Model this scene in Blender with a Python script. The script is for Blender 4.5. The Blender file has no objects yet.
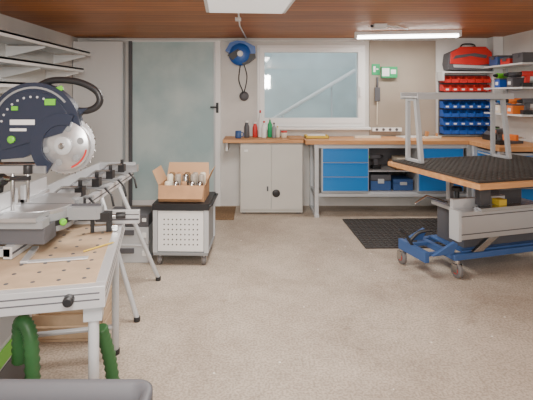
import bpy, bmesh, math, random
from mathutils import Vector, Matrix
random.seed(4)
D=bpy.data
# ---------------------------------------------------------------- materials
def mat(name,col,rough=.5,metal=0,noise=0,scale=8,emit=None,es=0,bump=0,alpha=None,col2=None,detail=4,trans=0):
    m=D.materials.new(name); m.use_nodes=True; nt=m.node_tree; b=nt.nodes['Principled BSDF']
    b.inputs['Base Color'].default_value=(*col,1); b.inputs['Roughness'].default_value=rough
    b.inputs['Metallic'].default_value=metal
    if trans: b.inputs['Transmission Weight'].default_value=trans
    if emit: b.inputs['Emission Color'].default_value=(*emit,1); b.inputs['Emission Strength'].default_value=es
    if noise or col2 or bump:
        tc=nt.nodes.new('ShaderNodeTexCoord'); n=nt.nodes.new('ShaderNodeTexNoise')
        n.inputs['Scale'].default_value=scale; n.inputs['Detail'].default_value=detail
        nt.links.new(tc.outputs['Object'],n.inputs['Vector'])
        r=nt.nodes.new('ShaderNodeValToRGB'); r.color_ramp.elements[0].position=.35; r.color_ramp.elements[1].position=.65
        c2=col2 if col2 else tuple(min(1,c*(1+noise)) for c in col)
        c1=col if col2 else tuple(c*(1-noise) for c in col)
        r.color_ramp.elements[0].color=(*c1,1); r.color_ramp.elements[1].color=(*c2,1)
        nt.links.new(n.outputs['Fac'],r.inputs['Fac']); nt.links.new(r.outputs['Color'],b.inputs['Base Color'])
        if bump:
            bp=nt.nodes.new('ShaderNodeBump'); bp.inputs['Strength'].default_value=bump; bp.inputs['Distance'].default_value=.01
            nt.links.new(n.outputs['Fac'],bp.inputs['Height']); nt.links.new(bp.outputs['Normal'],b.inputs['Normal'])
    return m
def wood(name,c1,c2,axis='X',scale=6,planks=0,rough=.5,bevdark=(.07,.025,.01)):
    m=D.materials.new(name); m.use_nodes=True; nt=m.node_tree; N=nt.nodes; L=nt.links; b=N['Principled BSDF']
    b.inputs['Roughness'].default_value=rough
    tc=N.new('ShaderNodeTexCoord'); mp=N.new('ShaderNodeMapping'); L.new(tc.outputs['Object'],mp.inputs['Vector'])
    st={'X':(.12,1,1),'Y':(1,.12,1)}[axis]; mp.inputs['Scale'].default_value=tuple(s*scale for s in st)
    n=N.new('ShaderNodeTexNoise'); n.inputs['Scale'].default_value=3; n.inputs['Detail'].default_value=6; L.new(mp.outputs['Vector'],n.inputs['Vector'])
    r=N.new('ShaderNodeValToRGB'); r.color_ramp.elements[0].position=.3; r.color_ramp.elements[1].position=.7
    r.color_ramp.elements[0].color=(*c1,1); r.color_ramp.elements[1].color=(*c2,1); L.new(n.outputs['Fac'],r.inputs['Fac'])
    out=r.outputs['Color']
    if planks:
        sp=N.new('ShaderNodeSeparateXYZ'); L.new(tc.outputs['Object'],sp.inputs['Vector'])
        a=N.new('ShaderNodeMath'); a.operation='DIVIDE'; a.inputs[1].default_value=planks
        L.new(sp.outputs['Y' if axis=='X' else 'X'],a.inputs[0])
        f=N.new('ShaderNodeMath'); f.operation='FRACT'; L.new(a.outputs[0],f.inputs[0])
        g=N.new('ShaderNodeMath'); g.operation='LESS_THAN'; g.inputs[1].default_value=.09; L.new(f.outputs[0],g.inputs[0])
        fl=N.new('ShaderNodeMath'); fl.operation='FLOOR'; L.new(a.outputs[0],fl.inputs[0])
        wn=N.new('ShaderNodeTexWhiteNoise'); wn.noise_dimensions='1D'; L.new(fl.outputs[0],wn.inputs['W'])
        mr=N.new('ShaderNodeMapRange'); mr.inputs['To Min'].default_value=.8; mr.inputs['To Max'].default_value=1.12; L.new(wn.outputs['Value'],mr.inputs['Value'])
        vm=N.new('ShaderNodeVectorMath'); vm.operation='SCALE'; L.new(out,vm.inputs[0]); L.new(mr.outputs[0],vm.inputs['Scale'])
        mx=N.new('ShaderNodeMixRGB'); L.new(g.outputs[0],mx.inputs['Fac']); L.new(vm.outputs[0],mx.inputs['Color1']); mx.inputs['Color2'].default_value=(*bevdark,1)
        out=mx.outputs['Color']
    L.new(out,b.inputs['Base Color']); return m
def floor_mat():
    m=D.materials.new('floor_concrete'); m.use_nodes=True; nt=m.node_tree; N=nt.nodes; L=nt.links; b=N['Principled BSDF']
    b.inputs['Roughness'].default_value=.55
    tc=N.new('ShaderNodeTexCoord')
    def noise(sc,de,p0,p1,c0,c1,dist=0,ro=.5):
        n=N.new('ShaderNodeTexNoise'); n.inputs['Scale'].default_value=sc; n.inputs['Detail'].default_value=de
        n.inputs['Distortion'].default_value=dist; n.inputs['Roughness'].default_value=ro
        L.new(tc.outputs['Object'],n.inputs['Vector'])
        r=N.new('ShaderNodeValToRGB'); e=r.color_ramp.elements; e[0].position=p0; e[1].position=p1
        e[0].color=(*c0,1); e[1].color=(*c1,1); L.new(n.outputs['Fac'],r.inputs['Fac']); return n,r
    def mul(a,c):
        mx=N.new('ShaderNodeMixRGB'); mx.blend_type='MULTIPLY'; mx.inputs['Fac'].default_value=1
        L.new(a,mx.inputs['Color1']); L.new(c,mx.inputs['Color2']); return mx.outputs['Color']
    n,r=noise(1.1,10,.32,.62,(.385,.315,.25),(.53,.45,.37),.6,.62)
    n2,r2=noise(75,3,.38,.60,(.72,.71,.70),(1.10,1.10,1.10))
    n3,r3=noise(7,8,.35,.6,(.88,.87,.86),(1.03,1.03,1.03),.8,.7)
    n4,r4=noise(2.6,6,.26,.36,(.72,.69,.66),(1,1,1),1.2,.6)
    c=mul(mul(mul(r.outputs['Color'],r2.outputs['Color']),r3.outputs['Color']),r4.outputs['Color'])
    v=N.new('ShaderNodeTexVoronoi'); v.inputs['Scale'].default_value=6; L.new(tc.outputs['Object'],v.inputs['Vector'])
    lt=N.new('ShaderNodeMath'); lt.operation='LESS_THAN'; lt.inputs[1].default_value=.045; L.new(v.outputs['Distance'],lt.inputs[0])
    m2=N.new('ShaderNodeMixRGB'); L.new(lt.outputs[0],m2.inputs['Fac']); L.new(c,m2.inputs['Color1']); m2.inputs['Color2'].default_value=(.8,.77,.7,1)
    L.new(m2.outputs['Color'],b.inputs['Base Color'])
    bp=N.new('ShaderNodeBump'); bp.inputs['Strength'].default_value=.15; L.new(n2.outputs['Fac'],bp.inputs['Height']); L.new(bp.outputs['Normal'],b.inputs['Normal'])
    return m
M_floor=floor_mat()
M_wall=mat('plaster',(.70,.685,.655),.85,noise=.06,scale=2.5,bump=.1)
M_taupe=mat('taupe_board',(.34,.29,.235),.7,noise=.06,scale=2)
M_ceil=wood('ceiling_pine',(.38,.13,.03),(.52,.20,.052),'X',5,planks=.11)
M_white=mat('white_paint',(.80,.80,.79),.4,noise=.03,scale=6)
M_frame=mat('upvc_white',(.86,.86,.85),.35)
M_shelf=mat('shelf_grey',(.68,.69,.69),.45)
M_grey=mat('cabinet_grey',(.58,.57,.53),.45,noise=.02,scale=4)
M_lgrey=mat('light_grey_steel',(.54,.56,.58),.4,metal=.2)
M_mgrey=mat('mid_grey',(.26,.27,.28),.5)
M_dgrey=mat('dark_grey',(.09,.09,.10),.55)
M_black=mat('black_plastic',(.018,.018,.02),.45)
M_rub=mat('rubber_black',(.05,.043,.038),.75)
M_blue=mat('blue_drawer',(.015,.20,.58),.4)
M_cartblue=mat('blue_trolley',(.04,.10,.27),.45)
M_binblue=mat('blue_bin',(.015,.09,.42),.4)
M_red=mat('red_plastic',(.60,.03,.025),.4)
M_beech=wood('beech_top',(.48,.22,.085),(.63,.33,.14),'X',8)
M_beechn=mat('beech_nosing',(.52,.25,.10),.5,noise=.1,scale=10)
M_mdf=mat('mdf',(.52,.38,.25),.6,noise=.08,scale=14)
M_alu=mat('aluminium',(.60,.61,.63),.35,metal=.8)
M_aluw=mat('aluminium_bright',(.68,.69,.71),.4,metal=.45)
M_steel=mat('steel',(.5,.5,.5),.25,metal=1)
M_blade=mat('saw_blade_steel',(.60,.61,.63),.3,metal=.75,noise=.06,scale=30)
M_saw=mat('saw_housing',(.022,.030,.055),.4)
M_green=mat('lime_green',(.16,.55,.03),.4)
M_hose=mat('hose_green',(.035,.13,.04),.5)
M_card=mat('cardboard',(.44,.24,.12),.8,noise=.08,scale=12)
M_carti=mat('cardboard_inside',(.52,.31,.17),.8)
M_door=mat('frosted_glass',(.38,.52,.54),.3,col2=(.55,.66,.66),scale=2.2,detail=8)
M_sgn=mat('sign_green',(.01,.35,.12),.5)
M_yel=mat('yellow',(.7,.5,.05),.5)
M_org=mat('orange',(.8,.2,.03),.5)
M_cream=mat('cream',(.75,.68,.55),.5)
M_brown=mat('brown_mat',(.20,.12,.06),.9,noise=.3,scale=60)
M_out=mat('outside_wall',(.56,.67,.68),.8,noise=.14,scale=1.5)
M_lampw=mat('lamp_white',(.8,.8,.8),.5)
M_tube=mat('lamp_tube',(1,1,1),.5,emit=(1,.97,.93),es=14)
M_diff=mat('lamp_diffuser',(.9,.9,.9),.5,emit=(1,.97,.93),es=.6)
M_cast=mat('caster_wheel',(.16,.15,.15),.5)
M_bluereel=mat('reel_blue',(.01,.10,.42),.35)
M_can=mat('can_lid',(.35,.30,.25),.4)
def glass():
    m=D.materials.new('window_glass'); m.use_nodes=True; nt=m.node_tree; N=nt.nodes; L=nt.links
    N.remove(N['Principled BSDF']); o=N['Material Output']
    t=N.new('ShaderNodeBsdfTransparent'); t.inputs[0].default_value=(.95,.97,.97,1); g=N.new('ShaderNodeBsdfGlossy'); g.inputs['Roughness'].default_value=.03
    x=N.new('ShaderNodeMixShader'); x.inputs[0].default_value=.08; L.new(t.outputs[0],x.inputs[1]); L.new(g.outputs[0],x.inputs[2]); L.new(x.outputs[0],o.inputs[0]); return m
M_glass=glass()
# ---------------------------------------------------------------- builder
class B:
    def __init__(s,name,loc=(0,0,0),rot=0):
        s.n=name; s.loc=loc; s.rot=rot; s.bm=bmesh.new(); s.mats=[]
    def mi(s,m):
        if m not in s.mats: s.mats.append(m)
        return s.mats.index(m)
    def box(s,x0,x1,y0,y1,z0,z1,m,T=None):
        c=[(x0,y0,z0),(x1,y0,z0),(x1,y1,z0),(x0,y1,z0),(x0,y0,z1),(x1,y0,z1),(x1,y1,z1),(x0,y1,z1)]
        c=[Vector(p) for p in c]
        if T: c=[T@p for p in c]
        v=[s.bm.verts.new(p) for p in c]; i=s.mi(m)
        for q in ((0,3,2,1),(4,5,6,7),(0,1,5,4),(1,2,6,5),(2,3,7,6),(3,0,4,7)):
            s.bm.faces.new([v[k] for k in q]).material_index=i
        return s
    def rings(s,R,m,caps=True,closed=False,smooth=True):
        i=s.mi(m); V=[[s.bm.verts.new(p) for p in r] for r in R]; n=len(V[0]); k=len(V)
        for a in range(k if closed else k-1):
            A=V[a]; C=V[(a+1)%k]
            for j in range(n):
                try:
                    f=s.bm.faces.new((A[j],A[(j+1)%n],C[(j+1)%n],C[j])); f.material_index=i; f.smooth=smooth
                except ValueError: pass
        if caps and not closed:
            f=s.bm.faces.new(V[0][::-1]); f.material_index=i
            f=s.bm.faces.new(V[-1]); f.material_index=i
        return s
    def cyl(s,p0,p1,r,m,r2=None,seg=16):
        p0=Vector(p0);p1=Vector(p1); r2=r if r2 is None else r2
        d=(p1-p0).normalized(); a=d.orthogonal().normalized(); b=d.cross(a)
        R=[[p+(a*math.cos(t*2*math.pi/seg)+b*math.sin(t*2*math.pi/seg))*q for t in range(seg)] for p,q in((p0,r),(p1,r2))]
        return s.rings(R,m)
    def disc(s,c,axis,prof,m,seg=28):
        c=Vector(c); d=Vector(axis).normalized(); a=d.orthogonal().normalized(); b=d.cross(a)
        R=[[c+d*t+(a*math.cos(k*2*math.pi/seg)+b*math.sin(k*2*math.pi/seg))*max(r,.0005) for k in range(seg)] for r,t in prof]
        return s.rings(R,m)
    def tube(s,pts,r,m,seg=8,closed=False,rib=0):
        P=[Vector(p) for p in pts]; n=len(P); R=[]; a=None
        for i,p in enumerate(P):
            if closed: d=P[(i+1)%n]-P[i-1]
            else: d=P[min(i+1,n-1)]-P[max(i-1,0)]
            d.normalize()
            if a is None: a=d.orthogonal().normalized()
            else: a=(a-d*a.dot(d)).normalized()
            b=d.cross(a); rr=r*(1+(rib if i%2 else -rib))
            R.append([p+(a*math.cos(k*2*math.pi/seg)+b*math.sin(k*2*math.pi/seg))*rr for k in range(seg)])
        return s.rings(R,m,closed=closed)
    def prism(s,pts,axis,a0,a1,m,T=None):
        def mk(p,a):
            v={'x':(a,p[0],p[1]),'y':(p[0],a,p[1]),'z':(p[0],p[1],a)}[axis]; v=Vector(v); return T@v if T else v
        R=[[mk(p,a) for p in pts] for a in (a0,a1)]
        return s.rings(R,m,smooth=False)
    def done(s,bevel=0,seg=2):
        bmesh.ops.recalc_face_normals(s.bm,faces=s.bm.faces[:])
        me=D.meshes.new(s.n); s.bm.to_mesh(me); s.bm.free()
        for m in s.mats: me.materials.append(m)
        o=D.objects.new(s.n,me); bpy.context.scene.collection.objects.link(o)
        o.location=s.loc; o.rotation_euler=(0,0,s.rot)
        if bevel:
            md=o.modifiers.new('bevel','BEVEL'); md.width=bevel; md.segments=seg; md.limit_method='ANGLE'; md.angle_limit=math.radians(40)
        return o
def smoothpts(P,n=8):
    P=[Vector(p) for p in P]; out=[]
    for i in range(len(P)-1):
        p0=P[max(i-1,0)];p1=P[i];p2=P[i+1];p3=P[min(i+2,len(P)-1)]
        for k in range(n):
            t=k/n; out.append(.5*((2*p1)+(p2-p0)*t+(2*p0-5*p1+4*p2-p3)*t*t+(3*p1-p0-3*p2+p3)*t**3))
    out.append(P[-1]); return out
def arc(cx,cz,r,a0,a1,n=16):
    return [(cx+r*math.cos(math.radians(a0+(a1-a0)*i/n)),cz+r*math.sin(math.radians(a0+(a1-a0)*i/n))) for i in range(n+1)]
XL,XR,YB,YF,ZC=-2.44,3.33,6.2,-1.6,2.31
# ---------------------------------------------------------------- room
B('floor').box(XL-.2,XR+.2,YF-.2,YB+.2,-.1,0,M_floor).done()
B('ceiling').box(XL-.2,XR+.2,YF-.2,YB+.2,ZC,ZC+.1,M_ceil).done()
B('wall_left').box(XL-.15,XL,YF,YB,0,ZC,M_wall).done()
B('wall_right').box(XR,XR+.15,YF,YB,0,ZC,M_wall).done()
B('wall_front').box(XL-.15,XR+.15,YF-.15,YF,0,ZC,M_wall).done()
w=B('wall_back')
dx0,dx1,dz1=-1.74,-.47,2.29
wx0,wx1,wz0,wz1=.03,1.51,1.09,2.21
w.box(XL-.15,dx0,YB,YB+.2,0,ZC,M_wall)
w.box(dx0,dx1,YB,YB+.2,dz1,ZC,M_wall)
w.box(dx1,wx0,YB,YB+.2,0,ZC,M_wall)
w.box(wx0,wx1,YB,YB+.2,0,wz0,M_wall).box(wx0,wx1,YB,YB+.2,wz1,ZC,M_wall)
w.box(wx1,XR+.15,YB,YB+.2,0,ZC,M_wall)
w.done()
B('pillar').box(3.19,3.32,6.02,YB-.005,0.97,ZC-.002,M_white).done(.004)
B('trim_1').box(1.57,2.48,YB-.025,YB-.003,.97,ZC-.04,M_taupe).done(.003)
# door
d=B('door_1')
y0=YB-.02
d.box(dx0+.001,dx0+.05,y0,YB+.08,.0,dz1-.002,M_dgrey)
d.box(dx1-.075,dx1-.001,y0-.01,YB+.08,.0,dz1-.002,M_frame)
d.box(dx0+.05,dx1-.075,y0,YB+.08,dz1-.035,dz1-.002,M_frame)
d.box(dx0+.05,dx1-.075,y0+.01,YB+.08,0.005,.08,M_shelf)
d.box(dx0+.05,dx1-.075,YB+.0,YB+.03,.08,dz1-.035,M_door)
d.box(dx1-.10,dx1-.075,y0+.005,YB+.04,.08,dz1-.035,M_lgrey)
d.box(dx1-.065,dx1-.03,y0-.022,y0-.01,1.28,1.42,M_black)
d.cyl((dx1-.047,y0-.02,1.36),(dx1-.047,y0-.06,1.36),.01,M_black).cyl((dx1-.04,y0-.06,1.36),(dx1-.14,y0-.06,1.36),.011,M_black)
d.done(.004)
B('doormat').box(-.66,-.26,5.50,6.1,0.0,.015,M_brown).done(.004)
# window
w=B('window_1')
def ring(b,x0,x1,z0,z1,t,ya,yb,m):
    b.box(x0,x1,ya,yb,z0,z0+t,m).box(x0,x1,ya,yb,z1-t,z1,m).box(x0,x0+t,ya,yb,z0+t,z1-t,m).box(x1-t,x1,ya,yb,z0+t,z1-t,m)
ring(w,wx0+.001,wx1-.001,wz0+.001,wz1-.001,.06,YB-.03,YB+.1,M_frame)
ring(w,wx0+.03,wx1-.03,wz0+.05,wz1-.03,.07,YB-.045,YB+.06,M_frame)
w.box(wx0+.1,wx1-.1,YB+.02,YB+.028,wz0+.12,wz1-.1,M_glass)
w.box(wx1-.085,wx1-.055,YB-.075,YB-.045,1.5,1.64,M_white)
w.done(.005)
B('trim_2').box(wx0-.05,wx1+.06,YB-.12,YB-.002,wz0-.035,wz0-.003,M_frame).done(.004)
o=B('light_well_wall'); o.box(-3,4,7.55,7.65,-.2,3.4,M_out).box(-3,4,6.42,7.55,-.3,-.2,M_out); o.done()
o=B('stair_handrail')
o.tube([(.2,7.3,1.08),(1.62,7.3,1.92)],.032,M_frame).tube([(1.25,7.35,-.2),(1.25,7.35,1.70)],.013,M_lgrey).tube([(.45,7.35,-.2),(.45,7.35,1.2)],.013,M_lgrey)
o.box(.2,3.9,7.1,7.5,-.2,-.17,M_frame).done()
B('cable_conduit').tube(smoothpts([(-2.3,YB-.05,2.30-.01),(-1.7,YB-.045,2.275),(-1.1,YB-.045,2.27),(-.45,YB-.045,2.28),(0,YB-.02,2.275),(1.5,YB-.02,2.27)]),.011,M_white).done()
# ---------------------------------------------------------------- cable reel
r=B('cable_reel',(-.2,YB-.005,2.08))
r.box(-.05,.05,-.03,0,-.12,.12,M_black)
r.disc((0,-.03,0),(0,-1,0),[(.10,0),(.155,.02),(.155,.05),(.12,.055),(.12,.09),(.155,.095),(.155,.12),(.10,.14),(.03,.15),(.0,.15)],M_bluereel)
r.prism([(-.20,.04),(-.14,.15),(-.04,.18),(.06,.17),(.20,.10),(.21,.02),(.15,-.06),(.10,.06),(-.12,.0)],'y',-.155,-.02,M_bluereel)
r.prism([(.10,-.0),(.2,.0),(.21,-.05),(.12,-.12),(.04,-.15),(.0,-.1)],'y',-.16,-.03,M_black)
r.prism([(-.17,-.02),(-.03,.06),(.03,.02),(-.10,-.09)],'y',-.188,-.15,M_black)
r.disc((0,-.18,0),(0,-1,0),[(.04,0),(.04,.01),(.025,.015)],M_frame)
r.tube(smoothpts([(.0,-.1,-.15),(-.02,-.08,-.35),(.03,-.06,-.5),(.02,-.05,-.56)]),.008,M_black)
r.tube(smoothpts([(.05,-.1,-.14),(.09,-.06,-.3),(.06,-.05,-.48),(.02,-.05,-.56)]),.007,M_black)
r.disc((.05,-.0,-.57),(0,-1,0),[(.065,0),(.065,.04),(.04,.06),(.02,.06)],M_dgrey)
r.done()
# ---------------------------------------------------------------- storage cabinet
c=B('storage_cabinet',(-.19,5.75,0))
c.box(0,.80,0.02,.43,.02,.915,M_grey)
c.box(0.005,.397,0,.02,.06,.90,M_grey).box(.403,.795,0,.02,.06,.90,M_grey)
c.box(.34,.36,-.012,0,.30,.36,M_dgrey)
c.disc((.46,0,.27),(0,-1,0),[(.05,0),(.05,.006),(.035,.012),(.0,.012)],M_black)
c.box(.05,.10,-.004,0,.80,.83,M_white)
for x in(.05,.75): c.box(x-.03,x+.03,.05,.4,0,.02,M_dgrey)
c.done(.004)
B('side_worktop').box(-.41,.615,5.70,YB-.005,.918,.96,M_beech).box(-.38,-.35,5.8,YB-.005,.80,.918,M_shelf).done(.004)
# ---------------------------------------------------------------- workbench
def drawerstack(b,x0,x1,yf,zs,depth=.5):
    b.box(x0,x1,yf+.02,yf+depth,zs[0]-.02,zs[-1]+.02,M_lgrey)
    for a,c in zip(zs[:-1],zs[1:]):
        b.box(x0+.015,x1-.015,yf-.002,yf+.02,a+.006,c-.006,M_blue)
        b.box(x0+.03,x1-.03,yf-.012,yf-.002,c-.022,c-.008,M_blue)
k=B('workbench',(0,5.60,0))
k.box(.63,3.31,0,.56,.91,.96,M_beech)
k.box(.44,.63,.14,.56,.965,.97,M_beech)
k.box(.74,3.2,.04,.08,.86,.909,M_lgrey)
for x in(.77,2.68):
    k.box(x-.025,x+.025,.02,.07,.03,.909,M_lgrey).box(x-.025,x+.025,.48,.53,.03,.909,M_lgrey)
    k.box(x-.03,x+.03,.0,.55,0,.04,M_lgrey).box(x-.02,x+.02,.07,.48,.25,.30,M_lgrey)
k.box(.795,2.66,.04,.08,.25,.29,M_lgrey).box(.795,2.66,.46,.50,.25,.29,M_lgrey)
drawerstack(k,.835,1.43,.03,[.32,.50,.68,.86])
drawerstack(k,2.04,2.62,.03,[.32,.59,.73,.86])
k.box(1.43,2.04,.06,.5,.29,.31,M_lgrey).box(1.43,2.04,.06,.5,.56,.575,M_lgrey)
k.box(1.43,2.04,.5,.52,.29,.86,M_dgrey)
k.done(.003)
t=B('tool_case',(1.47,5.72,.312)); t.box(0,.26,0,.3,0,.12,M_cartblue).box(.0,.26,0,.3,.125,.20,M_dgrey).box(.09,.17,-.015,0,.09,.15,M_lgrey).done(.006)
t=B('tool_case',(1.76,5.72,.312)); t.box(0,.25,0,.3,0,.09,M_cartblue).box(.0,.25,0,.3,.093,.14,M_cartblue).box(.08,.17,-.015,0,.07,.11,M_lgrey).done(.006)
def driver(t,c,acc):
    t.box(-.05,.06,-.035,.035,0,.05,M_black).prism([(-.02,.05),(.03,.05),(.02,.13),(-.03,.13)],'y',-.02,.02,c)
    t.cyl((-.09,0,.155),(.06,0,.155),.032,c).cyl((.06,0,.155),(.11,0,.155),.026,M_black,r2=.015).cyl((-.1,0,.155),(-.09,0,.155),.02,acc)
t=B('cordless_driver',(1.55,5.8,.577),.3); driver(t,M_dgrey,M_green); t.done(.003)
t=B('cardboard_tray',(1.78,5.7,.577)); t.box(0,.22,0,.3,0,.01,M_card).box(0,.22,0,.01,0,.1,M_card).box(0,.22,.29,.3,0,.1,M_card).box(0,.01,0,.3,0,.1,M_card).box(.21,.22,0,.3,0,.1,M_card)
t.box(.03,.19,.03,.27,.01,.15,M_cream).done(.002)
k=B('side_workbench',(2.66,4.90,0))
k.box(0,.65,0,.69,.91,.96,M_beech)
for x,y in((.03,.03),(.03,.62),(.6,.03),(.6,.62)): k.box(x-.02,x+.03,y-.02,y+.03,0,.91,M_lgrey)
k.box(.03,.06,.05,.6,.25,.29,M_lgrey)
k.box(.06,.6,.1,.6,.32,.88,M_lgrey)
for a,c in((.34,.52),(.52,.70),(.70,.86)):
    k.box(.045,.06,.12,.58,a+.006,c-.006,M_blue).box(.03,.045,.16,.54,c-.03,c-.014,M_lgrey)
    k.box(.08,.58,.085,.10,a+.006,c-.006,M_blue).box(.12,.54,.07,.085,c-.03,c-.014,M_lgrey)
k.done(.003)
# bins rack
k=B('storage_bin_rack',(2.52,YB-.01,0))
k.box(0,.66,-.02,0,.98,1.80,M_dgrey)
rows=[1.00,1.115,1.23,1.345,1.46,1.575,1.69]
for i,z in enumerate(rows):
    m=M_red if i>=5 else M_binblue
    for j in range(6):
        x=.01+j*.107; w_=.10; h=.095
        k.box(x,x+w_,-.15,-.02,z,z+.006,m); k.box(x,x+w_,-.026,-.02,z,z+h,m)
        k.prism([(-.15,z),(-.02,z),(-.02,z+h),(-.10,z+h),(-.15,z+.05)],'x',x,x+.005,m)
        k.prism([(-.15,z),(-.02,z),(-.02,z+h),(-.10,z+h),(-.15,z+.05)],'x',x+w_-.005,x+w_,m)
        k.box(x,x+w_,-.152,-.146,z,z+.05,m)
        if i%2: k.box(x+.03,x+.07,-.154,-.152,z+.015,z+.035,M_frame)
        k.box(x+.01,x+w_-.01,-.13,-.04,z+.006,z+.035,random.choice([M_steel,M_dgrey,M_yel,M_black]))
k.box(-.02,.68,-.2,0,1.82,1.84,M_shelf).box(-.02,0,-.2,0,1.72,1.82,M_shelf).box(.66,.68,-.2,0,1.72,1.82,M_shelf)
k.done()
k=B('tool_bag',(2.86,6.07,1.842))
k.prism([(-.28,.02),(.28,0),(.31,.05),(.29,.24),(.22,.31),(-.12,.31),(-.28,.24),(-.30,.10)],'y',-.09,.09,M_dgrey)
k.prism([(-.27,.10),(.10,.08),(.29,.10),(.28,.25),(.20,.325),(-.13,.325),(-.26,.25)],'y',-.105,-.085,M_red)
k.prism([(-.24,.16),(.0,.20),(.20,.17),(.22,.21),(.05,.24),(-.20,.21)],'y',-.112,-.10,M_dgrey)
k.prism([(-.22,.05),(.24,.03),(.26,.07),(-.23,.09)],'y',-.10,-.09,M_lgrey)
k.tube(smoothpts([(-.12,-.05,.30),(-.08,-.05,.36),(.06,-.05,.36),(.09,-.05,.30)]),.01,M_black)
k.done(.02,3)
# right wall shelves with tools
k=B('wall_shelf',(XR-.29,5.12,0))
for z in(1.28,1.60,1.88): k.box(0,.285,0,.86,z,z+.02,M_shelf)
for y in(.05,.8):
    k.box(.265,.285,y,y+.03,1.1,2.05,M_lgrey)
k.done(.002)
for z,L in((1.301,[(M_dgrey,M_green),(M_org,M_black),(M_blue,M_red)]),(1.621,[(M_red,M_black),(M_dgrey,M_yel),(M_green,M_black)])):
    for (a,b_),y in zip(L,(5.26,5.54,5.82)):
        t=B('power_tool',(XR-.15,y,z),math.radians(180+random.uniform(-20,20))); driver(t,a,b_); t.done(.003)
for y,c,z in((5.35,M_org,1.301),(5.63,M_cream,1.301),(5.35,M_dgrey,1.621),(5.63,M_binblue,1.621)):
    t=B('parts_box',(XR-.27,y,z)); t.box(0,.2,0,.12,0,.10,c).box(-.004,.204,-.004,.124,.10,.115,M_dgrey).box(-.006,-.002,.03,.09,.03,.07,M_frame).done(.004)
for y,c,h in((5.18,M_dgrey,.10),(5.45,M_red,.07),(5.72,M_cartblue,.11)):
    t=B('storage_box',(XR-.25,y,1.901)); t.box(0,.22,0,.2,0,h,c).box(-.006,.226,-.006,.206,h,h+.02,M_dgrey).box(-.012,-.006,.06,.14,h-.03,h+.01,M_dgrey).done(.004)
t=B('bench_vise',(3.0,5.30,.9605),.3); t.box(-.12,.12,-.08,.08,0,.03,M_dgrey).box(-.1,-.06,-.06,.06,.03,.10,M_org).box(.03,.07,-.06,.06,.03,.10,M_org).cyl((.07,0,.06),(.18,0,.06),.01,M_steel).cyl((.17,-.06,.06),(.17,.06,.06),.006,M_steel).done(.004)
t=B('battery_charger',(3.02,5.70,.9605),.1); t.box(-.1,.1,-.08,.08,0,.07,M_black).prism([(-.1,.07),(.1,.07),(.06,.11),(-.06,.11)],'y',-.06,.06,M_dgrey).box(-.05,.05,-.05,.05,.11,.17,M_black).box(-.05,.05,-.055,-.05,.13,.15,M_green).done(.006)
t=B('cordless_driver',(2.80,5.15,.9605),.5); driver(t,M_dgrey,M_org); t.done(.003)
# sign & sockets
k=B('exit_sign',(1.60,YB-.03,1.82)); k.box(0,.11,-.006,0,-.02,.13,M_sgn).box(.02,.05,-.008,-.006,.02,.10,M_frame).box(.06,.09,-.008,-.006,.05,.07,M_frame).done()
k=B('switch_box',(1.72,YB-.03,1.78)); k.box(0,.21,-.07,0,-.02,.13,M_sgn).box(.0,.1,-.075,-.07,.0,.11,M_frame).box(.12,.19,-.075,-.07,.03,.09,M_frame).done(.006)
k=B('hanging_dust_brush',(1.67,YB-.04,1.3)); k.box(-.035,.035,-.03,0,.14,.33,M_dgrey).cyl((0,-.015,.33),(0,-.015,.47),.014,M_dgrey).tube([(0,-.015,.14),(-.005,-.015,-.18)],.006,M_cream).done(.004)
k=B('socket_strip',(1.60,YB-.03,1.03)); k.box(0,.4,-.04,0,0,.05,M_frame)
for q in range(4): k.disc((.06+q*.09,-.04,.025),(0,-1,0),[(.02,0),(.02,.002),(.015,.002)],M_dgrey)
k.done(.003)
# ---------------------------------------------------------------- things on worktop
def bottle(name,x,y,z,r,h,m,cap,neck=.35):
    b=B(name,(x,y,z)); b.disc((0,0,0),(0,0,1),[(r*.95,0),(r,.005),(r,h*.65),(r*neck,h*.82),(r*neck,h*.9)],m,16)
    b.disc((0,0,h*.9),(0,0,1),[(r*neck*1.2,0),(r*neck*1.2,h*.1)],cap,12); return b.done()
zt=.9615
bottle('spray_can',-.11,5.98,zt,.035,.22,M_dgrey,M_frame,.6)
bottle('spray_can',.0,6.04,zt,.033,.20,M_red,M_frame,.6)
bottle('glue_bottle',.12,5.96,zt,.035,.22,M_frame,M_red)
bottle('glue_bottle',.20,6.03,zt,.03,.26,M_sgn,M_frame)
bottle('oil_bottle',.30,6.0,zt,.03,.15,M_cream,M_yel)
bottle('cleaner_bottle',.07,6.05,zt,.03,.36,M_white,M_red)
bottle('cleaner_bottle',.25,5.93,zt,.028,.20,M_mgrey,M_black)
m=B('coffee_mug',(-.22,5.9,zt)); m.disc((0,0,0),(0,0,1),[(.036,0),(.04,.01),(.04,.095),(.035,.095),(.033,.02),(0,.02)],M_cartblue,20)
m.tube(smoothpts([(.038,0,.075),(.065,0,.07),(.065,0,.03),(.038,0,.02)]),.006,M_cartblue); m.done()
m=B('paint_jar',(.38,5.9,zt)); m.disc((0,0,0),(0,0,1),[(.04,0),(.04,.07),(.035,.075)],M_cream,16).disc((0,0,.075),(0,0,1),[(.042,0),(.042,.02)],M_red,16).done()
m=B('parts_tray',(.66,5.85,.9605)); m.box(0,.3,0,.2,0,.006,M_yel).box(0,.3,0,.006,0,.035,M_yel).box(0,.3,.194,.2,0,.035,M_yel).box(0,.006,0,.2,0,.035,M_yel).box(.294,.3,0,.2,0,.035,M_yel).box(.03,.26,.03,.16,.006,.045,M_frame).done()
m=B('paper_stack',(1.95,5.9,.9605),.2); m.box(0,.3,0,.21,0,.012,M_frame).done()
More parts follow.
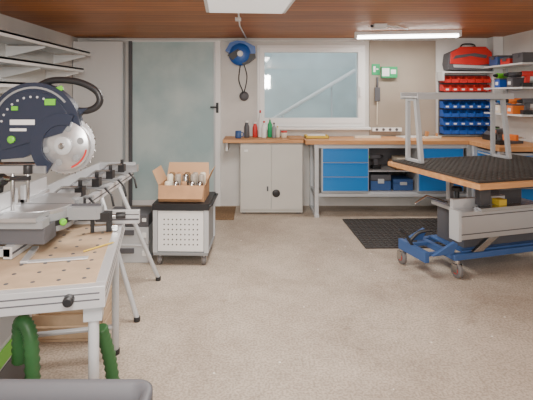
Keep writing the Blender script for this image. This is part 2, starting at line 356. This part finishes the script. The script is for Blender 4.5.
m=B('hand_plane',(2.3,5.85,.9605),.2); m.box(-.12,.12,-.03,.03,0,.03,M_cream).prism([(-.1,.03),(-.06,.03),(-.04,.09),(-.09,.1)],'y',-.012,.012,M_beechn).cyl((.07,0,.03),(.07,0,.07),.015,M_beechn).done(.003)
m=B('wood_offcuts',(1.3,5.85,.9605),.1); m.box(0,.35,0,.06,0,.03,M_cream).box(.05,.3,.08,.13,0,.025,M_mdf).done(.002)
# ---------------------------------------------------------------- perforated floor mat
m=B('rubber_floor_mat',(1.10,4.47,0),0.03)
W,H=1.56,1.03
m.box(0,W,0,H,.001,.004,M_dgrey)
n=26
for i in range(n+1):
    x=i*(W-.014)/n; m.box(x,x+.014,0,H,.004,.014,M_rub)
n=18
for i in range(n+1):
    y=i*(H-.014)/n; m.box(0,W,y,y+.014,.004,.0135,M_rub)
m.done()
# ---------------------------------------------------------------- ceiling lamps
k=B('fluorescent_lamp',(1.24,5.60,ZC),-.14)
k.box(0,1.25,-.05,.05,-.045,-.002,M_lampw).box(-.0,.03,-.045,.045,-.08,-.045,M_lampw).box(1.22,1.25,-.045,.045,-.08,-.045,M_lampw)
k.cyl((.03,-.02,-.07),(1.22,-.02,-.07),.014,M_tube).cyl((.03,.025,-.07),(1.22,.025,-.07),.014,M_tube)
k.done()
B('junction_box',(1.30,4.9,ZC)).box(0,.14,0,.1,-.05,-.002,M_lampw).cyl((-.03,.05,-.025),(0,.05,-.025),.014,M_black).cyl((.14,.05,-.02),(.5,.4,-.012),.008,M_lampw).done(.004)
def panel(name,x,y,w_,l,rot=0):
    k=B(name,(x,y,ZC),rot); k.box(-w_/2,w_/2,0,l,-.055,-.002,M_lampw).box(-w_/2+.03,w_/2-.03,.03,l-.03,-.062,-.055,M_diff); k.done(.004)
panel('added_fill_panel',.0,2.83,.70,1.15,.07)
panel('added_fill_panel',-.06,-.2,.70,1.15)  # added panel behind the camera, out of view, housing the fill light
k=B('ceiling_cable',(0,0,ZC-.012)); k.tube([(-.15,4.0,0),(-.17,5.0,0),(-.12,6.10,0)],.009,M_lampw).box(-.20,-.14,4.5,4.58,-.02,.01,M_lampw); k.done()
# ---------------------------------------------------------------- tool trolley with box
k=B('tool_trolley',(-.90,4.05,0),-.03)
k.box(0,.47,0,.48,.12,.50,M_mgrey)
k.box(.03,.44,-.012,0,.13,.49,M_frame)
for i in range(9):
    for j in range(6):
        x=.085+i*.0375; z=.19+j*.045
        k.disc((x,-.0115,z),(0,-1,0),[(.007,0),(.007,.0015),(0,.0015)],M_black,10)
k.box(-.02,.49,-.025,.50,.50,.555,M_black).box(-.01,.48,-.02,.49,.095,.12,M_mgrey)
for x in(.005,.465):
    for y in(0,.48): k.box(x-.02,x+.02,y-.02,y+.02,.12,.5,M_lgrey)
for x in(.04,.44):
    for y in(.03,.44):
        k.cyl((x,y,.07),(x,y,.095),.02,M_steel)
        k.box(x-.022,x-.018,y-.02,y+.02,.03,.085,M_steel).box(x+.018,x+.022,y-.02,y+.02,.03,.085,M_steel)
        k.cyl((x-.014,y,.042),(x+.014,y,.042),.041,M_cast,seg=20).cyl((x-.016,y,.042),(x+.016,y,.042),.018,M_lgrey)
k.tube([(.49,.0,.53),(.51,.02,.54),(.51,.46,.54),(.49,.48,.53)],.011,M_black)
k.done(.004)
k=B('cardboard_box',(-.88,4.10,.557),-.03)
a,b_,h=.42,.34,.15
k.box(0,a,0,b_,0,.006,M_card).box(0,a,0,.006,0,h,M_card).box(0,a,b_-.006,b_,0,h,M_card).box(0,.006,0,b_,0,h,M_card).box(a-.006,a,0,b_,0,h,M_card)
def flap(p,q,dv,m=M_carti):
    p=Vector(p);q=Vector(q);dv=Vector(dv); n=(q-p).cross(dv).normalized()*.004
    P=[p,q,q+dv*1.0-(q-p)*.03,p+dv+(q-p)*.03]
    k.rings([P,[v+n for v in P]],m,smooth=False)
flap((0,b_,h),(a,b_,h),(0,.06,.15)); flap((0,0,h),(0,b_,h),(-.06,0,.13)); flap((a,0,h),(a,b_,h),(.06,0,.13)); flap((0,-.002,h),(a,-.002,h),(0,-.06,-.11),M_card)
k.done()
k=B('box_contents_cans',(-.86,4.12,.565),-.03)
for i in range(5):
    for j in range(3):
        x=.045+i*.075; y=.07+j*.1; hh=.20 if j else .15
        k.disc((x,y,0),(0,0,1),[(.03,0),(.03,hh),(.02,hh+.012),(.0,hh+.012)],random.choice([M_cream,M_can,M_can,M_brown,M_card,M_steel]),14)
k.done()
for n_,(z,h,c) in enumerate(((0,.16,M_lgrey),(.165,.16,M_lgrey),(.33,.11,M_dgrey))):
    k=B('stacking_tool_case',(-1.37,4.10,z+.001)); k.box(0,.40,0,.30,0,h,c).box(.13,.27,-.012,0,h*.55,h*.85,M_dgrey).box(.02,.06,-.008,0,h*.4,h*.7,M_white); k.box(.34,.38,-.008,0,h*.4,h*.7,M_white)
    k.done(.006)
# ---------------------------------------------------------------- folding work table (front left)
k=B('folding_work_table',(-.58,1.74,0),math.atan2(.21,.99))
Lx,Ly,zt=-.80,1.01,.80
k.box(Lx+.04,-.04,.04,Ly-.04,zt-.02,zt,M_mdf)
for q in((Lx,0,0,.045),(Lx,0,Ly-.045,Ly)): k.box(q[0],q[1],q[2],q[3],zt-.085,zt-.002,M_aluw)
k.box(Lx,Lx+.045,.045,Ly-.045,zt-.085,zt-.002,M_aluw).box(-.045,0,.045,Ly-.045,zt-.085,zt-.002,M_aluw)
for z in(zt-.055,zt-.03): k.box(-.002,.001,.02,Ly-.02,z,z+.006,M_dgrey).box(Lx+.02,-.02,-.001,.002,z,z+.006,M_dgrey)
for i in range(7):
    for j in range(9):
        k.disc((-.09-i*.096,.09+j*.1,zt-.001),(0,0,1),[(.009,0),(.009,.0025),(0,.0025)],M_dgrey,12)
for x in(-.05,Lx+.05):
    for y in(.06,Ly-.05):
        k.cyl((x,y,.02),(x,y,zt-.085),.021,M_lgrey).cyl((x,y,0),(x,y,.03),.026,M_black)
        k.box(x-.035,x+.035,y-.03,y+.03,zt-.15,zt-.085,M_lgrey)
for y in(.06,Ly-.05): k.cyl((-.05,y,.16),(Lx+.05,y,.16),.014,M_lgrey)
for x in(-.05,Lx+.05): k.cyl((x,.1,.62),(x,.75,.72),.009,M_steel)
k.disc((-.13,.0,zt-.04),(0,-1,0),[(.02,0),(.02,.03),(.012,.035)],M_black)
k.done(.003)
k=B('aluminium_fence',(-1.06,2.54,.802),math.radians(3))
k.box(0,.40,0,.03,0,.075,M_aluw).box(0,.40,-.004,0,.02,.03,M_dgrey).box(0,.40,-.004,0,.05,.055,M_dgrey)
k.box(.05,.12,-.035,.045,.03,.11,M_black).cyl((.085,-.01,.10),(.085,-.01,.15),.022,M_black)
k.done(.003)
k=B('screw_clamp',(-.80,2.42,.802),.25)
k.box(-.08,.06,-.008,.008,.0,.03,M_steel).box(-.08,-.06,-.012,.012,0,.10,M_black).box(.0,.03,-.014,.014,0,.10,M_black).cyl((-.02,0,.08),(.06,0,.08),.008,M_steel).cyl((.05,0,.08),(.10,0,.08),.018,M_black)
k.done(.002)
k=B('steel_square',(-1.02,1.95,.802),math.radians(12)); k.box(0,.28,0,.03,0,.006,M_aluw).box(0,.03,0,.20,0,.012,M_aluw).done(.001)
k=B('pencil',(-.80,2.10,.802),.9); k.cyl((0,0,.004),(.16,0,.004),.004,M_yel,seg=6).cyl((.16,0,.004),(.175,0,.004),.004,M_cream,r2=.0005,seg=6).done()
# ---------------------------------------------------------------- saw stand / extension rails
k=B('saw_stand')
zr=.86
for x in(-1.32,-1.10):
    k.box(x-.02,x+.02,2.0,4.0,zr-.055,zr,M_aluw)
    k.box(x-.0205,x-.02,2.0,4.0,zr-.035,zr-.025,M_dgrey).box(x+.02,x+.021,2.0,4.0,zr-.035,zr-.025,M_dgrey)
for y in(2.0,2.55,3.0,3.45,3.96): k.box(-1.33,-1.09,y,y+.04,zr-.045,zr-.01,M_lgrey)
k.box(-1.36,-1.22,2.75,3.98,zr,zr+.012,M_alu).box(-1.37,-1.355,2.75,3.98,zr,zr+.08,M_aluw)
k.box(-1.20,-1.185,2.7,3.98,zr+.0,zr+.05,M_alu)
for y in(2.85,3.15,3.45,3.75): 
    k.box(-1.36,-1.03,y,y+.035,zr+.012,zr+.03,M_mgrey).box(-1.14,-1.09,y-.01,y+.05,zr+.03,zr+.09,M_black).cyl((-1.115,y+.02,zr+.09),(-1.115,y+.02,zr+.13),.013,M_black)
    k.tube([(-1.05,y,zr+.02),(-1.0,y-.02,zr-.02),(-.98,y-.03,zr-.10)],.008,M_black)
    k.tube([(-1.30,y,zr+.03),(-1.20,y-.06,zr+.10),(-1.08,y-.10,zr+.11)],.007,M_steel)
k.box(-1.38,-1.03,3.92,3.98,zr+.0,zr+.06,M_alu).box(-1.36,-1.05,3.93,3.96,zr+.06,zr+.08,M_lgrey)
for x0,x1 in((-1.10,-.80),(-1.32,-1.62)):
    for y0,y1 in((3.60,3.72),(3.2,3.05)):
        k.cyl((x0,y0,zr-.04),(x1,y1,.02),.017,M_lgrey).cyl((x1,y1,.0),(x1,y1,.03),.022,M_black)
k.cyl((-.90,3.69,.3),(-1.52,3.69,.3),.01,M_lgrey)
k.done(.002)
# ---------------------------------------------------------------- mitre saw
k=B('mitre_saw',(-1.10,2.25,zr+.001))
h0=.14
k.box(-.20,.15,-.22,-.10,.0,.075,M_dgrey).box(-.20,.15,.10,.22,.0,.075,M_dgrey)
k.box(-.14,.15,-.24,-.17,.075,h0-.03,M_mgrey).box(-.14,.15,.17,.24,.075,h0-.03,M_mgrey)
k.box(-.12,.13,-.26,.26,h0-.03,h0-.012,M_alu)
k.disc((.02,0,.02),(0,0,1),[(.16,0),(.165,.01),(.165,h0-.05)],M_mgrey,36)
k.disc((.02,0,h0-.03),(0,0,1),[(.165,0),(.165,.02),(0,.02)],M_alu,36)
k.prism([(.10,-.05),(.32,-.035),(.34,-.02),(.34,.02),(.32,.035),(.10,.05)],'z',.06,h0-.02,M_mgrey)
k.box(.31,.38,-.025,.025,.045,.09,M_black).box(-.1,.33,-.003,.003,h0-.021,h0-.009,M_dgrey)
k.disc((.02,0,.05),(0,0,1),[(.171,0),(.171,.025)],M_black,36)
k.disc((.18,-.10,.07),(.6,-.8,0),[(.016,0),(.016,.02),(.01,.025)],M_green,14)
for y0,y1 in((-.28,-.03),(.03,.28)):
    k.box(-.09,-.070,y0,y1,h0-.012,h0+.075,M_aluw).box(-.10,-.055,y0,y1,h0-.012,h0+.005,M_alu)
k.cyl((-.02,-.17,h0),(-.02,-.17,h0+.17),.009,M_steel).box(-.03,.06,-.18,-.16,h0+.14,h0+.16,M_black).cyl((.05,-.17,h0+.04),(.05,-.17,h0+.18),.008,M_steel).cyl((.05,-.17,h0+.17),(.05,-.17,h0+.21),.02,M_black)
k.box(-.33,-.12,-.06,.06,.05,.14,M_black)
k.prism([(-.38,.08),(-.2,.08),(-.18,.26),(-.22,.42),(-.34,.42),(-.40,.26)],'y',-.055,.055,M_black)
k.cyl((-.62,-.03,.33),(.02,-.03,.33),.014,M_steel).cyl((-.62,-.03,.26),(-.02,-.03,.26),.014,M_steel)
k.box(-.24,.10,-.105,-.09,.30,.335,M_alu)
k.box(-.65,-.60,-.05,-.01,.22,.37,M_black)
# upper guard housing
cx,cz=.03,.51
g=arc(cx,cz,.225,-8,200,30)
g+= [(cx-.17,cz-.15),(cx-.05,cz-.14),(cx+.10,cz-.06)]
k.prism(g,'y',-.075,-.028,M_saw)
g2=arc(cx,cz,.180,10,190,20)+[(cx-.14,cz-.10),(cx+.14,cz-.02)]
k.prism(g2,'y',-.084,-.075,M_saw)
k.prism(arc(cx,cz,.205,40,150,14)+arc(cx,cz,.195,150,40,14),'y',-.080,-.074,M_mgrey)
k.box(cx-.11,cx+.01,-.0855,-.084,cz+.02,cz+.045,M_frame)
k.box(cx-.11,cx-.03,-.0855,-.084,cz-.01,cz+.003,M_frame)
for q in range(9): 
    a_=math.radians(70+q*12); k.disc((cx+.155*math.cos(a_),-.084,cz+.155*math.sin(a_)),(0,-1,0),[(.006,0),(.006,.002),(0,.002)],M_lgrey,10)
k.disc((cx-.10,-.084,cz-.05),(0,-1,0),[(.018,0),(.018,.012),(.01,.016)],M_green,16)
# blade + lower guard
bx,bz=.175,.43
k.disc((bx,-.045,bz),(0,-1,0),[(.142,0),(.142,.003),(0,.003)],M_blade,60)
for q in range(30):
    a_=2*math.pi*q/30; c_,s_=math.cos(a_),math.sin(a_)
    k.prism([(bx+.140*c_-.006*s_,bz+.140*s_+.006*c_),(bx+.150*c_,bz+.150*s_),(bx+.140*c_+.004*s_,bz+.140*s_-.004*c_)],'y',-.049,-.045,M_steel)
k.disc((bx,-.050,bz),(0,-1,0),[(.125,0),(.125,.020),(.118,.026),(.0,.028)],M_blade,48)
for q in range(6):
    a_=math.radians(q*60+15)
    k.disc((bx+.085*math.cos(a_),-.078,bz+.085*math.sin(a_)),(0,-1,0),[(.017,0),(.017,.0015),(0,.0015)],M_mgrey,14)
k.disc((bx,-.078,bz),(0,-1,0),[(.045,0),(.045,.012),(.03,.018),(0,.018)],M_lgrey,24).disc((bx,-.095,bz),(0,-1,0),[(.016,0),(.016,.01),(0,.01)],M_steel,6)
k.prism(arc(bx,bz,.155,70,240,20)+arc(bx,bz,.10,240,70,20),'y',-.092,-.074,M_saw)
k.prism(arc(bx,bz,.116,-70,-10,10)+arc(bx,bz,.108,-10,-70,10),'y',-.081,-.078,M_red)
# handle loop
hp=smoothpts([(.02,0,.71),(.10,0,.745),(.22,0,.74),(.31,0,.70),(.335,0,.65),(.31,0,.61),(.25,0,.595),(.16,0,.61)],6)
k.tube([(p.x,-.03,p.z) for p in hp],.017,M_black,seg=12)
k.prism([(.0,.60),(.05,.71),(.10,.72),(.17,.63),(.20,.57),(.10,.52)],'y',-.06,.02,M_saw)
k.prism([(.09,.695),(.16,.72),(.17,.70),(.11,.67)],'y',-.066,-.055,M_green)
k.box(.09,.14,-.092,-.06,.625,.655,M_green).box(-.07,-.04,-.092,-.084,.60,.62,M_green)
k.prism([(.16,.60),(.28,.61),(.24,.57),(.17,.56)],'y',-.05,-.01,M_saw)
# motor
k.cyl((-.0,-.03,.50),(-.0,.20,.52),.085,M_saw,seg=24).cyl((0,.20,.52),(0,.235,.523),.08,M_black,r2=.05,seg=24).cyl((0,.12,.51),(0,.15,.513),.088,M_green,seg=24)
k.tube(smoothpts([(-.15,0,.54),(-.26,0,.50),(-.32,0,.42)]),.035,M_black,seg=12,rib=.08)
k.disc((-.16,-.088,.25),(0,-1,0),[(.035,0),(.035,.03),(.02,.04)],M_green,20)
k.cyl((-.16,-.09,.25),(-.16,.0,.25),.03,M_black)
k.done(.0025)
# ---------------------------------------------------------------- left wall shelves
def shelfunit(z,y0,y1,depth):
    k=B('wall_shelf',(XL+.002,0,z))
    k.box(0.012,depth,y0,y1,.0,.02,M_shelf).box(depth-.015,depth,y0,y1,-.025,.02,M_white)
    for y in(y0+.06,(y0+y1)/2,y1-.06):
        k.prism([(0.012,-.02),(depth*.9,-.02),(depth*.9,-.04),(.05,-.12),(.012,-.12)],'y',y,y+.02,M_white)
        k.box(0,.012,y-.005,y+.025,-.14,.06,M_white)
    k.done(.001)
shelfunit(2.03,3.3,5.5,.42); shelfunit(1.82,3.3,5.3,.42); shelfunit(1.62,3.3,4.4,.45)
k=B('plywood_sheet',(XL+.01,6.0,0)); k.box(0,.66,.0,.13,.0,2.24,M_shelf).box(.655,.665,-.004,.13,0,2.24,M_lgrey).done(.004)
# ---------------------------------------------------------------- extraction hoses & vac under table
B('extraction_hose').tube(smoothpts([(-1.02,1.95,.38),(-1.0,1.92,.56),(-.95,1.90,.52),(-.93,1.88,.3),(-.91,1.8,.1),(-.86,1.78,.035),(-.7,1.95,.034),(-.66,2.1,.05),(-.69,2.15,.25),(-.72,2.1,.45)],14),.03,M_hose,seg=12,rib=.10).done()
k=B('dust_extractor',(-1.46,1.75,0),.1)
k.box(0,.38,0,.5,.08,.34,M_dgrey).box(.0,.38,.0,.5,.345,.45,M_lgrey).box(.38,.386,.05,.45,.36,.43,M_green).box(.05,.33,-.006,0,.37,.42,M_green)
for x,y in((.05,.06),(.33,.06),(.05,.44),(.33,.44)): k.cyl((x-.02,y,.04),(x+.02,y,.04),.04,M_black)
k.tube([(.05,.1,.45),(.05,.1,.5),(.05,.4,.5),(.05,.4,.45)],.012,M_black)
k.cyl((.31,.2,.39),(.36,.2,.38),.035,M_black)
k.done(.012)
k=B('wooden_crate',(-1.45,2.78,0),.05)
k.box(0,.5,0,.25,.0,.015,M_mdf)
for z in(.02,.10,.18): k.box(0,.5,0,.012,z,z+.065,M_mdf).box(0,.5,.238,.25,z,z+.065,M_mdf).box(0,.012,.0,.25,z,z+.065,M_mdf).box(.488,.5,0,.25,z,z+.065,M_mdf)
k.done(.002)
# ---------------------------------------------------------------- foreground tub
k=B('utility_tub',(-.275,1.255,0))
def rr(x0,x1,y0,y1,r,z,n=6):
    P=[]
    for cx_,cy_,a in((x1-r,y1-r,0),(x0+r,y1-r,90),(x0+r,y0+r,180),(x1-r,y0+r,270)):
        for i in range(n+1):
            t=math.radians(a+90*i/n); P.append(Vector((cx_+r*math.cos(t),cy_+r*math.sin(t),z)))
    return P
k.rings([rr(-.74,-.06,-.44,-.06,.05,0),rr(-.79,-.01,-.49,-.01,.05,.71),rr(-.80,0,-.5,0,.05,.715),rr(-.80,0,-.5,0,.05,.745),rr(-.792,-.008,-.492,-.008,.045,.75),rr(-.775,-.025,-.475,-.025,.04,.745),rr(-.77,-.03,-.47,-.03,.04,.70),rr(-.74,-.06,-.44,-.06,.04,.35)],M_dgrey)
k.done()
# ---------------------------------------------------------------- right assembly table
ang=math.atan2(.28,.96)
k=B('assembly_table',(1.62,3.24,0),ang)
U,V=1.50,1.18
k.box(0,U,0,V,.845,.885,M_beech)
k.box(.03,U-.02,.04,V-.03,.885,.889,M_rub)
n=26
for i in range(n+1):
    x=.03+i*(U-.066)/n; k.box(x,x+.014,.04,V-.03,.889,.904,M_rub)
n=20
for i in range(n+1):
    y=.04+i*(V-.084)/n; k.box(.03,U-.02,y,y+.014,.889,.9035,M_rub)
for x,y in((.62,V-.12),(U-.08,V-.12),(U-.08,.15)): k.box(x-.025,x+.025,y-.025,y+.025,0,.845,M_lgrey)
k.box(.35,U-.08,V-.14,V-.10,.77,.845,M_lgrey).box(.35,U-.1,.16,.20,.79,.845,M_dgrey).box(.35,.39,.2,V-.14,.79,.845,M_dgrey)
k.done(.003)
k=B('bench_shelf_frame',(1.62,3.24,.905),ang)
for u in(.13,1.13):
    k.prism([(.85,0),(.885,0),(.965,.60),(.93,.60)],'x',u,u+.04,M_lgrey)
    k.box(u,u+.04,1.055,1.085,0,.60,M_lgrey)
    k.box(u,u+.04,.85,1.085,0,.025,M_lgrey).box(u,u+.04,.94,1.07,.57,.60,M_lgrey)
k.box(.10,1.20,.86,1.12,.60,.612,M_shelf).box(.10,1.20,.855,.865,.585,.64,M_lgrey).box(.10,1.20,1.11,1.12,.585,.65,M_lgrey)
k.done(.003)
# blue trolley
k=B('transport_trolley',(1.66,3.74,0),ang)
k.box(0,1.05,0,.05,.15,.20,M_cartblue).box(0,1.05,.45,.50,.15,.20,M_cartblue).box(0,.05,.05,.45,.15,.20,M_cartblue).box(1.0,1.05,.05,.45,.15,.20,M_cartblue).box(.5,.55,.05,.45,.15,.20,M_cartblue)
k.box(-.22,.0,.10,.13,.17,.20,M_cartblue).box(-.22,.0,.35,.38,.17,.20,M_cartblue).box(-.25,-.21,.05,.43,.14,.23,M_cartblue)
k.box(.1,.95,.03,.47,.20,.215,M_cartblue)
k.prism([(-.2,.2),(.0,.2),(.05,.28),(.02,.30)],'y',.02,.05,M_cartblue).prism([(-.2,.2),(.0,.2),(.05,.28),(.02,.30)],'y',.42,.45,M_cartblue)
k.tube(smoothpts([(-.22,.24,.2),(-.28,.26,.30),(-.34,.28,.36)]),.014,M_black).tube(smoothpts([(-.22,.34,.2),(-.12,.32,.30),(-.02,.28,.33)]),.016,M_black)
for x,y in((.04,.02),(.98,.02),(-.22,.42),(.98,.47)):
    k.cyl((x,y,.11),(x,y,.15),.025,M_steel); k.box(x-.03,x-.025,y-.03,y+.03,.045,.12,M_steel).box(x+.025,x+.03,y-.03,y+.03,.045,.12,M_steel)
    k.disc((x-.018,y,.062),(1,0,0),[(.045,0),(.061,.004),(.061,.032),(.045,.036)],M_cast,24).disc((x-.022,y,.062),(1,0,0),[(.03,0),(.03,.044)],M_red,16)
k.done(.004)
k=B('sliding_saw_carriage',(1.68,3.72,.216),ang)
k.box(.02,1.05,.0,.10,.11,.34,M_alu)
for z in(.15,.30): k.box(.02,1.05,-.003,.0,z,z+.008,M_dgrey)
k.box(.0,.03,-.005,.11,.10,.35,M_lgrey)
k.box(.15,.95,.11,.45,.0,.30,M_dgrey).box(.1,1.0,.11,.47,.30,.33,M_alu)
k.box(.2,.9,-.04,.05,.34,.37,M_steel).box(.05,.6,.12,.16,.33,.42,M_aluw)
k.cyl((.2,.25,.33),(.2,.25,.46),.02,M_black).disc((.2,.25,.46),(0,0,1),[(.045,0),(.045,.03),(.03,.04)],M_black,16)
k.box(.42,.50,.0,.08,.37,.42,M_yel).box(.6,.85,.18,.4,.33,.50,M_dgrey).box(.27,.38,.05,.11,.37,.50,M_dgrey)
k.tube([(.1,.25,.36),(-.08,.3,.42),(-.2,.3,.36)],.012,M_steel)
k.prism([(.15,.0),(.25,.0),(.42,.11),(.32,.11)],'y',.0,.03,M_steel)
k.done(.003)
# ---------------------------------------------------------------- lights
def area(name,loc,sx,sy,e,rot=(0,0,0),col=(1,.955,.895)):
    l=D.lights.new(name,'AREA'); l.shape='RECTANGLE'; l.size=sx; l.size_y=sy; l.energy=e; l.color=col
    o=D.objects.new(name,l); o.location=loc; o.rotation_euler=rot; bpy.context.scene.collection.objects.link(o)
area('lamp_light_middle',(-.03,3.4,2.235),.6,1.0,66)
area('added_fill_rear',(-.06,.4,2.235),.6,1.0,80)  # added fill behind the camera to brighten the room, no known lamp there
area('lamp_light_bench',(1.85,5.48,2.20),1.1,.1,22)
area('camera_flash',(.2,-.9,1.9),.5,.4,95,(math.radians(88),0,0),(1,.965,.92))
wld=D.worlds.new('sky'); bpy.context.scene.world=wld; wld.use_nodes=True
wld.node_tree.nodes['Background'].inputs[0].default_value=(.86,.93,1,1); wld.node_tree.nodes['Background'].inputs[1].default_value=2.1
# ---------------------------------------------------------------- camera
cd=D.cameras.new('camera'); cam=D.objects.new('camera',cd); bpy.context.scene.collection.objects.link(cam)
cam.location=(0,0,1.54); cam.rotation_euler=(math.radians(90),0,0); cd.sensor_width=36; cd.lens=450/533*36
cd.shift_x=.0215; cd.shift_y=-.199; cd.clip_start=.05
bpy.context.scene.camera=cam
